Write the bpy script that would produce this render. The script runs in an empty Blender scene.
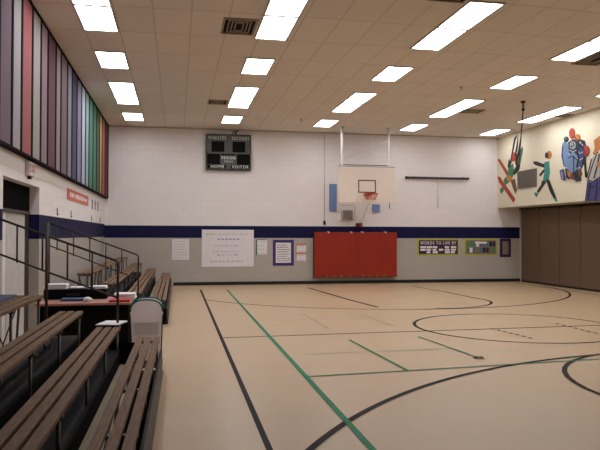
import bpy, bmesh, math, random
from mathutils import Vector, Matrix
random.seed(7)
S = bpy.context.scene
C = S.collection
PI = math.pi

# ------------------------------------------------------------------ materials
M = {}
def srgb(r, g, b):
    f = lambda v: (v/255/12.92) if v/255 <= .04045 else ((v/255+.055)/1.055)**2.4
    return (f(r), f(g), f(b), 1)
def mat(name, col, rough=.6, metal=0, var=.06, scale=8, bump=0, stretch=(1,1,1), emit=0, alpha=None, spec=.4):
    m = bpy.data.materials.new(name); m.use_nodes = True
    nt = m.node_tree; N = nt.nodes; L = nt.links
    b = N['Principled BSDF']
    b.inputs['Roughness'].default_value = rough
    b.inputs['Metallic'].default_value = metal
    b.inputs['Specular IOR Level'].default_value = spec
    c = srgb(*col)
    tc = N.new('ShaderNodeTexCoord'); mp = N.new('ShaderNodeMapping')
    mp.inputs['Scale'].default_value = stretch
    L.new(tc.outputs['Object'], mp.inputs['Vector'])
    nz = N.new('ShaderNodeTexNoise'); nz.inputs['Scale'].default_value = scale; nz.inputs['Detail'].default_value = 5
    L.new(mp.outputs['Vector'], nz.inputs['Vector'])
    rp = N.new('ShaderNodeValToRGB')
    rp.color_ramp.elements[0].position = .3; rp.color_ramp.elements[1].position = .7
    rp.color_ramp.elements[0].color = tuple(x*(1-var) for x in c[:3])+(1,)
    rp.color_ramp.elements[1].color = tuple(min(1, x*(1+var)) for x in c[:3])+(1,)
    L.new(nz.outputs['Fac'], rp.inputs['Fac']); L.new(rp.outputs['Color'], b.inputs['Base Color'])
    if bump:
        bp = N.new('ShaderNodeBump'); bp.inputs['Strength'].default_value = bump; bp.inputs['Distance'].default_value = .01
        L.new(nz.outputs['Fac'], bp.inputs['Height']); L.new(bp.outputs['Normal'], b.inputs['Normal'])
    if emit:
        b.inputs['Emission Color'].default_value = c; b.inputs['Emission Strength'].default_value = emit
    if alpha is not None: b.inputs['Alpha'].default_value = alpha
    M[name] = m; return m

def wall_material(name, axes, upper, lower, band, zb, zt):
    """painted concrete blocks: colour by paint zone (height), block joints by a brick texture"""
    m = bpy.data.materials.new(name); m.use_nodes = True
    nt = m.node_tree; N = nt.nodes; L = nt.links; b = N['Principled BSDF']
    b.inputs['Roughness'].default_value = .7; b.inputs['Specular IOR Level'].default_value = .15
    g = N.new('ShaderNodeNewGeometry'); sp = N.new('ShaderNodeSeparateXYZ'); L.new(g.outputs['Position'], sp.inputs[0])
    cb = N.new('ShaderNodeCombineXYZ'); L.new(sp.outputs[axes], cb.inputs[0]); L.new(sp.outputs['Z'], cb.inputs[1])
    br = N.new('ShaderNodeTexBrick'); L.new(cb.outputs[0], br.inputs['Vector'])
    br.inputs['Scale'].default_value = 1; br.inputs['Brick Width'].default_value = .406; br.inputs['Row Height'].default_value = .2032
    br.inputs['Mortar Size'].default_value = .007; br.inputs['Mortar Smooth'].default_value = .3
    br.inputs['Color1'].default_value = (1,1,1,1); br.inputs['Color2'].default_value = (.97,.97,.97,1); br.inputs['Mortar'].default_value = (.92,.92,.92,1)
    def gt(v):
        n = N.new('ShaderNodeMath'); n.operation = 'GREATER_THAN'; L.new(sp.outputs['Z'], n.inputs[0]); n.inputs[1].default_value = v; return n
    def mix(f, a, bb):
        n = N.new('ShaderNodeMix'); n.data_type = 'RGBA'; L.new(f.outputs[0], n.inputs['Factor'])
        for s, v in ((6, a), (7, bb)):
            if isinstance(v, tuple): n.inputs[s].default_value = v
            else: L.new(v, n.inputs[s])
        return n.outputs[2]
    c1 = mix(gt(zb), srgb(*lower), srgb(*band)); c2 = mix(gt(zt), c1, srgb(*upper))
    mu = N.new('ShaderNodeMix'); mu.data_type = 'RGBA'; mu.blend_type = 'MULTIPLY'; mu.inputs['Factor'].default_value = 1
    L.new(c2, mu.inputs[6]); L.new(br.outputs['Color'], mu.inputs[7])
    L.new(mu.outputs[2], b.inputs['Base Color'])
    bp = N.new('ShaderNodeBump'); bp.inputs['Strength'].default_value = .35; bp.inputs['Distance'].default_value = .006; bp.invert = True
    L.new(br.outputs['Fac'], bp.inputs['Height']); L.new(bp.outputs['Normal'], b.inputs['Normal'])
    M[name] = m

# ------------------------------------------------------------------ mesh builder
class MB:
    def __init__(s): s.bm = bmesh.new()
    def box(s, a, b, mi=0, bev=0):
        a = Vector(a); b = Vector(b)
        r = bmesh.ops.create_cube(s.bm, size=1)
        vs = r['verts']; d = b-a; c = (a+b)/2
        for v in vs: v.co = Vector((v.co.x*d.x, v.co.y*d.y, v.co.z*d.z))+c
        fs = set(f for v in vs for f in v.link_faces)
        for f in fs: f.material_index = mi
        if bev:
            es = list(set(e for v in vs for e in v.link_edges))
            r = bmesh.ops.bevel(s.bm, geom=es, offset=bev, segments=2, affect='EDGES', profile=.5)
            for f in r['faces']: f.material_index = mi
        return s
    def tube(s, p, q, r, mi=0, n=10, r2=None):
        p = Vector(p); q = Vector(q); r2 = r if r2 is None else r2
        d = (q-p).normalized(); u = d.orthogonal().normalized(); w = d.cross(u)
        A = []; B = []
        for k in range(n):
            t = 2*PI*k/n; o = u*math.cos(t)+w*math.sin(t)
            A.append(s.bm.verts.new(p+o*r)); B.append(s.bm.verts.new(q+o*r2))
        for k in range(n):
            f = s.bm.faces.new((A[k], A[(k+1)%n], B[(k+1)%n], B[k])); f.material_index = mi; f.smooth = True
        f = s.bm.faces.new(A[::-1]); f.material_index = mi
        f = s.bm.faces.new(B); f.material_index = mi
        return s
    def path(s, pts, r, mi=0, n=8, closed=False):
        P = [Vector(p) for p in pts]; rings = []
        K = len(P); up = None
        for i in range(K):
            if closed: d = (P[(i+1)%K]-P[i-1]).normalized()
            else: d = (P[min(i+1, K-1)]-P[max(i-1, 0)]).normalized()
            u = d.orthogonal().normalized() if up is None else (up-d*up.dot(d)).normalized()
            up = u; w = d.cross(u)
            rings.append([s.bm.verts.new(P[i]+(u*math.cos(2*PI*k/n)+w*math.sin(2*PI*k/n))*r) for k in range(n)])
        for i in range(K if closed else K-1):
            A = rings[i]; B = rings[(i+1)%K]
            for k in range(n):
                f = s.bm.faces.new((A[k], A[(k+1)%n], B[(k+1)%n], B[k])); f.material_index = mi; f.smooth = True
        if not closed:
            for R in (rings[0][::-1], rings[-1]):
                f = s.bm.faces.new(R); f.material_index = mi
        return s
    def poly(s, pts, mi=0):
        f = s.bm.faces.new([s.bm.verts.new(p) for p in pts]); f.material_index = mi; return s
    def prism(s, pts, d, mi=0):
        """extrude the outline pts (3-D, coplanar) by vector d"""
        d = Vector(d); A = [s.bm.verts.new(p) for p in pts]; B = [s.bm.verts.new(Vector(p)+d) for p in pts]
        n = len(A); fs = [s.bm.faces.new(A[::-1]), s.bm.faces.new(B)]
        for k in range(n): fs.append(s.bm.faces.new((A[k], A[(k+1)%n], B[(k+1)%n], B[k])))
        for f in fs: f.material_index = mi
        return s
    def ribbon(s, pts, w, z, mi=0, closed=False):
        P = [Vector((p[0], p[1], 0)) for p in pts]; K = len(P); Lf = []; Rt = []
        for i in range(K):
            d = (P[(i+1)%K]-P[i-1]) if closed else (P[min(i+1,K-1)]-P[max(i-1,0)])
            d.normalize(); nn = Vector((-d.y, d.x, 0))*w/2
            a = P[i]+nn; b = P[i]-nn
            Lf.append(s.bm.verts.new((a.x, a.y, z))); Rt.append(s.bm.verts.new((b.x, b.y, z)))
        for i in range(K if closed else K-1):
            j = (i+1)%K
            f = s.bm.faces.new((Rt[i], Rt[j], Lf[j], Lf[i])); f.material_index = mi
        return s
    def text(s, txt, size, mtx, mi=0, ext=.002, width=None):
        cu = bpy.data.curves.new('lettering', 'FONT'); cu.body = txt; cu.size = size; cu.align_x = 'CENTER'; cu.align_y = 'CENTER'
        cu.extrude = ext; cu.space_character = 1.25; cu.resolution_u = 3
        o = bpy.data.objects.new('lettering', cu); C.objects.link(o)
        me = bpy.data.meshes.new_from_object(o.evaluated_get(bpy.context.evaluated_depsgraph_get()))
        bpy.data.objects.remove(o); bpy.data.curves.remove(cu)
        if width:
            xs = [v.co.x for v in me.vertices]; k = width/(max(xs)-min(xs)); me.transform(Matrix.Diagonal((k, 1, 1, 1)))
        me.transform(mtx)
        n0 = len(s.bm.faces); s.bm.from_mesh(me); s.bm.faces.ensure_lookup_table()
        for f in s.bm.faces[n0:]: f.material_index = mi
        bpy.data.meshes.remove(me); return s
    def build(s, name, mats, parent=None, origin=None):
        if isinstance(mats, str): mats = [mats]
        vs = s.bm.verts
        if origin is None:
            if parent is not None: origin = Vector((0,0,0))
            else:
                xs = [v.co.x for v in vs]; ys = [v.co.y for v in vs]; zs = [v.co.z for v in vs]
                origin = Vector(((min(xs)+max(xs))/2, (min(ys)+max(ys))/2, min(zs)))
        base = Vector(origin)
        off = base if parent is None else Vector(parent.get('_o', (0,0,0)))
        bmesh.ops.translate(s.bm, verts=vs, vec=-off)
        bmesh.ops.recalc_face_normals(s.bm, faces=s.bm.faces) if len(s.bm.faces) else None
        me = bpy.data.meshes.new(name); s.bm.to_mesh(me); s.bm.free()
        for m in mats: me.materials.append(M[m])
        o = bpy.data.objects.new(name, me); C.objects.link(o)
        o['_o'] = tuple(off)
        if parent is not None: o.parent = parent
        else: o.location = base
        return o
def tag(o, label=None, cat=None, group=None, kind=None):
    for k, v in (('label', label), ('category', cat), ('group', group), ('kind', kind)):
        if v: o[k] = v
    return o
def thing(name, label, cat, loc, group=None):
    o = bpy.data.objects.new(name, None); C.objects.link(o); o.location = loc; o['_o'] = tuple(loc)
    return tag(o, label, cat, group)
def struct(o): o['kind'] = 'structure'; return o
def wall_xz(y):   # local text plane -> facing -y
    return Matrix.Translation((0, y, 0)) @ Matrix.Rotation(PI/2, 4, 'X')
def at_back(x, y, z): return Matrix.Translation((x, y, z)) @ Matrix.Rotation(PI/2, 4, 'X')
def at_left(x, y, z): return Matrix.Translation((x, y, z)) @ Matrix.Rotation(PI/2, 4, 'Z') @ Matrix.Rotation(PI/2, 4, 'X')
# ------------------------------------------------------------------ dimensions (metres; +y runs to the end wall)
XL, XP, XM, YB, YN, HC = -2.32, 12.48, 11.57, 21.95, -4.0, 5.28
BZ0, BZ1 = 1.59, 2.0

wall_material('block_back', 'X', (234,227,226), (178,170,162), (24,24,64), BZ0, BZ1)
wall_material('block_side', 'Y', (234,227,226), (178,170,162), (24,24,64), BZ0+.03, BZ1+.04)
mat('mural_wall', (220,211,188), rough=.6, var=.02)

# floor
mat('floor_vinyl', (190,162,129), rough=.36, var=.035, scale=1.3, spec=.5)
mat('line_black', (22,16,17), rough=.6, var=.25, scale=3, spec=.1)
mat('line_green', (12,118,84), rough=.55, var=.2, scale=3, spec=.15)
mat('line_green_faded', (140,152,126), rough=.4, var=.2, scale=3)

def ceiling_material():
    m = bpy.data.materials.new('ceiling_tile'); m.use_nodes = True
    nt = m.node_tree; N = nt.nodes; L = nt.links; b = N['Principled BSDF']
    b.inputs['Roughness'].default_value = .9; b.inputs['Specular IOR Level'].default_value = .1
    g = N.new('ShaderNodeNewGeometry'); sp = N.new('ShaderNodeSeparateXYZ'); L.new(g.outputs['Position'], sp.inputs[0])
    def mth(op, a, bb=None):
        n = N.new('ShaderNodeMath'); n.operation = op
        for i, v in enumerate((a, bb)):
            if v is None: continue
            if isinstance(v, (int, float)): n.inputs[i].default_value = v
            else: L.new(v, n.inputs[i])
        return n.outputs[0]
    dx = mth('SUBTRACT', sp.outputs['X'], 2.0)
    yy = mth('SUBTRACT', sp.outputs['Y'], mth('MULTIPLY', mth('MULTIPLY', dx, dx), .0078))
    fx = mth('FRACT', mth('DIVIDE', mth('ADD', sp.outputs['X'], 1.61+6.1), .61))
    fy = mth('FRACT', mth('DIVIDE', mth('ADD', yy, -20.69+38.7), 1.29))
    ex = mth('LESS_THAN', mth('MINIMUM', fx, mth('SUBTRACT', 1, fx)), .020)
    ey = mth('LESS_THAN', mth('MINIMUM', fy, mth('SUBTRACT', 1, fy)), .0115)
    grid = mth('MAXIMUM', ex, ey)
    cx = mth('FLOOR', mth('DIVIDE', mth('ADD', sp.outputs['X'], 1.61+6.1), .61)); cy = mth('FLOOR', mth('DIVIDE', mth('ADD', yy, -20.69+38.7), 1.29))
    cc = N.new('ShaderNodeCombineXYZ'); L.new(cx, cc.inputs[0]); L.new(cy, cc.inputs[1])
    wn = N.new('ShaderNodeTexWhiteNoise'); L.new(cc.outputs[0], wn.inputs['Vector'])
    ns = N.new('ShaderNodeTexNoise'); ns.inputs['Scale'].default_value = 60; L.new(g.outputs['Position'], ns.inputs['Vector'])
    v = mth('ADD', mth('MULTIPLY', wn.outputs['Value'], .5), mth('MULTIPLY', ns.outputs['Fac'], .5))
    r = N.new('ShaderNodeValToRGB'); r.color_ramp.elements[0].color = srgb(224,215,206); r.color_ramp.elements[1].color = srgb(232,223,214)
    L.new(v, r.inputs['Fac'])
    mx = N.new('ShaderNodeMix'); mx.data_type = 'RGBA'; L.new(grid, mx.inputs['Factor']); L.new(r.outputs['Color'], mx.inputs[6]); mx.inputs[7].default_value = srgb(206,196,184)
    L.new(mx.outputs[2], b.inputs['Base Color'])
    bp = N.new('ShaderNodeBump'); bp.inputs['Strength'].default_value = .3; bp.inputs['Distance'].default_value = .004; L.new(ns.outputs['Fac'], bp.inputs['Height']); L.new(bp.outputs['Normal'], b.inputs['Normal'])
    M['ceiling_tile'] = m
ceiling_material()

mat('lamp', (250,252,255), emit=9.0)
mat('lamp_frame', (190,184,176), rough=.5)
mat('black', (8,7,8), rough=.8, spec=.15)
mat('vent_dark', (52,46,42), rough=.7)
mat('vent_metal', (158,142,124), rough=.55, var=.08)
mat('vent_grey', (108,98,88), rough=.6)
mat('wall_base', (22,18,18), rough=.5)
mat('partition', (108,86,70), rough=.75, var=.06, scale=40, bump=.1)
mat('partition_gap', (38,30,28), rough=.8)
mat('jamb_paint', (196,182,168), rough=.5)
mat('wood', (118,90,67), rough=.65, spec=.2, var=.34, scale=6, stretch=(22,1,22), bump=.15)
mat('wood_pale', (198,182,158), rough=.6, var=.10, scale=4, stretch=(10,1,10))
mat('board_shaded', (20,18,19), rough=.7, var=.1, spec=.2)  # shade on the upper foot boards is put into this near-black colour
mat('deck_shade', (8,7,8), rough=.9, spec=.1)  # near-black that carries the darkness beneath the bleachers
mat('steel_dark', (40,35,35), rough=.5, metal=.3)
mat('steel_grey', (88,84,80), rough=.45, metal=.6)
mat('rail_paint', (52,36,32), rough=.45)
mat('table_top', (184,130,116), rough=.4, var=.06)
mat('paper', (238,234,238), rough=.8, var=.03)
mat('paper_grey', (226,219,222), rough=.8, var=.03)
mat('ink', (84,84,104), rough=.8)
mat('ink_faint', (186,180,192), rough=.8)
mat('ink_blue', (150,160,200), rough=.8)
mat('red', (186,44,40), rough=.6)
mat('mat_red', (146,36,18), rough=.42, var=.10, scale=1.5, bump=.1)
mat('mat_red_dark', (60,14,14), rough=.5)
mat('blue_binder', (62,82,128), rough=.5)
mat('purple_mat', (52,46,84), rough=.55)
mat('teal', (10,104,96), rough=.6, spec=.15)
mat('bin_plastic', (248,242,244), rough=.35, var=.05, scale=3)
bn = M['bin_plastic'].node_tree; tl = bn.nodes.new('ShaderNodeBsdfTranslucent'); tl.inputs['Color'].default_value = srgb(246,238,240)
mxs = bn.nodes.new('ShaderNodeMixShader'); mxs.inputs[0].default_value = .5
bn.links.new(bn.nodes['Principled BSDF'].outputs[0], mxs.inputs[1]); bn.links.new(tl.outputs[0], mxs.inputs[2]); bn.links.new(mxs.outputs[0], bn.nodes['Material Output'].inputs['Surface'])
mat('grey_cloth', (104,104,124), rough=.8)
mat('board_cream', (232,216,204), rough=.45, var=.02)
mat('pole_white', (222,218,214), rough=.4)
mat('target_brown', (66,40,38), rough=.5)
mat('rim_red', (176,56,36), rough=.4)
mat('net', (190,84,62), rough=.8)
mat('pad_blue', (112,136,182), rough=.6)
mat('score_face', (78,78,74), rough=.6)
mat('score_edge', (36,40,34), rough=.5)
mat('digit_black', (10,9,10), rough=.7, spec=.1)
mat('letter_white', (240,238,232), rough=.6)
mat('letter_grey', (214,210,204), rough=.6)
mat('poster_purple', (58,44,112), rough=.7)
mat('poster_orange', (206,120,76), rough=.7)
mat('poster_green', (40,120,92), rough=.7)
mat('yellow', (180,178,46), rough=.7)
mat('plum', (60,30,66), rough=.7)
mat('navy', (30,28,66), rough=.7)
mat('photo_teal', (72,120,124), rough=.7); mat('photo_green', (86,128,84), rough=.7); mat('photo_brown', (128,112,98), rough=.7)
mat('pink_sign', (206,110,96), rough=.7)
mat('exit_white', (206,200,196), rough=.6)
mat('exit_red', (190,60,52), rough=.6)
mat('door_grey', (196,192,190), rough=.5)
mat('door_frame', (52,44,36), rough=.5)
mat('transom_black', (9,7,8), rough=.9, spec=.05)
mat('door_white', (226,224,224), rough=.5)
mat('screen_case', (58,54,50), rough=.5)
mat('rope', (70,54,46), rough=.9)
mat('speaker_grey', (150,142,134), rough=.6)
mat('speaker_grille', (122,116,110), rough=.7)
mat('cord_tan', (190,160,140), rough=.8)
for n, c in dict(red=(196,70,52), green=(52,140,100), orange=(222,140,66), brown=(120,80,60), black=(34,32,36), teal=(66,158,150), sky=(128,158,204),
                 navy=(44,50,86), blue=(62,84,150), white=(206,204,200), purple=(82,74,140)).items(): mat('mural_'+n, tuple(int(v*.84) for v in c), rough=.6, var=.12, scale=9)

# ------------------------------------------------------------------ setting
f = MB(); f.poly([(XL-.2,YN,0),(12.75,YN,0),(12.75,YB+.1,0),(XL-.2,YB+.1,0)])
Z = .001
def lift():      # each coat of paint lies a hair above the one before
    global Z
    Z += .0004; return Z
def seg(pts, w, mi): f.ribbon(pts, w, lift(), mi)
def arc(cx, cy, r, a0, a1, n=48): return [(cx+r*math.cos(math.radians(a0+(a1-a0)*k/n)), cy+r*math.sin(math.radians(a0+(a1-a0)*k/n))) for k in range(n+1)]
seg([(.73,20.2),(.73,YN)], .055, 1)
seg([(.73,10.72),(3.5,10.83),(11.8,11.1)], .06, 1)
f.ribbon(arc(6.25,11.12,1.89,0,360)[:-1], .065, lift(), 1, True)
seg(arc(6.0,20.1,6.08,210,358), .07, 1)
seg([(4.15,20.4),(4.3,18.5),(4.45,16.4),(4.66,14.6)], .09, 1)
seg([(7.7,20.4),(7.92,18.2),(7.94,16.0)], .07, 1)
seg(arc(6.2,15.9,1.78,-100,8), .07, 1)
seg(arc(7.07,1.263,7.106,12,170,90), .07, 1)
f.ribbon(arc(6.69,6.19,2.238,0,360)[:-1], .065, lift(), 1, True)
seg([(4.46,1),(4.46,6.2)], .05, 1); seg([(8.92,1),(8.92,6.2)], .05, 1)
seg([(11.8,20.2),(11.8,YN)], .05, 1)
seg([(1.53,20.0),(1.53,YN)], .06, 2)
seg([(1.53,7.6),(4.3,7.84),(6.0,8.0),(11.2,8.1)], .04, 2)
seg([(1.79,9.02),(4.05,9.1)], .03, 3)
for (a, b, w_, mi_) in (((2.67,13.65),(2.71,11.4),.03,3), ((2.75,10.15),(2.85,7.71),.04,2), ((3.9,13.27),(3.99,11.43),.03,3), ((3.97,10.25),(4.11,8.36),.035,2)): seg([a, b], w_, mi_)
seg([(1.53,12.6),(4.2,12.75)], .025, 3)
for (a, b) in (((5.62,10.9),(5.75,9.65)), ((7.17,11.3),(7.12,9.9))):
    for k in range(7): seg([(a[0]+(b[0]-a[0])*k/7,a[1]+(b[1]-a[1])*k/7),(a[0]+(b[0]-a[0])*(k+.6)/7,a[1]+(b[1]-a[1])*(k+.6)/7)], .05, 1)
f.ribbon(arc(4.11,8.34,.05,0,360,12)[:-1], .05, lift(), 1, True)
struct(f.build('floor', ['floor_vinyl','line_black','line_green','line_green_faded'], origin=(0,0,0)))

c = MB(); c.box((XL-.2,YN,HC),(12.75,YB+.1,HC+.12))
struct(c.build('ceiling', 'ceiling_tile', origin=(0,0,0)))

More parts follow.
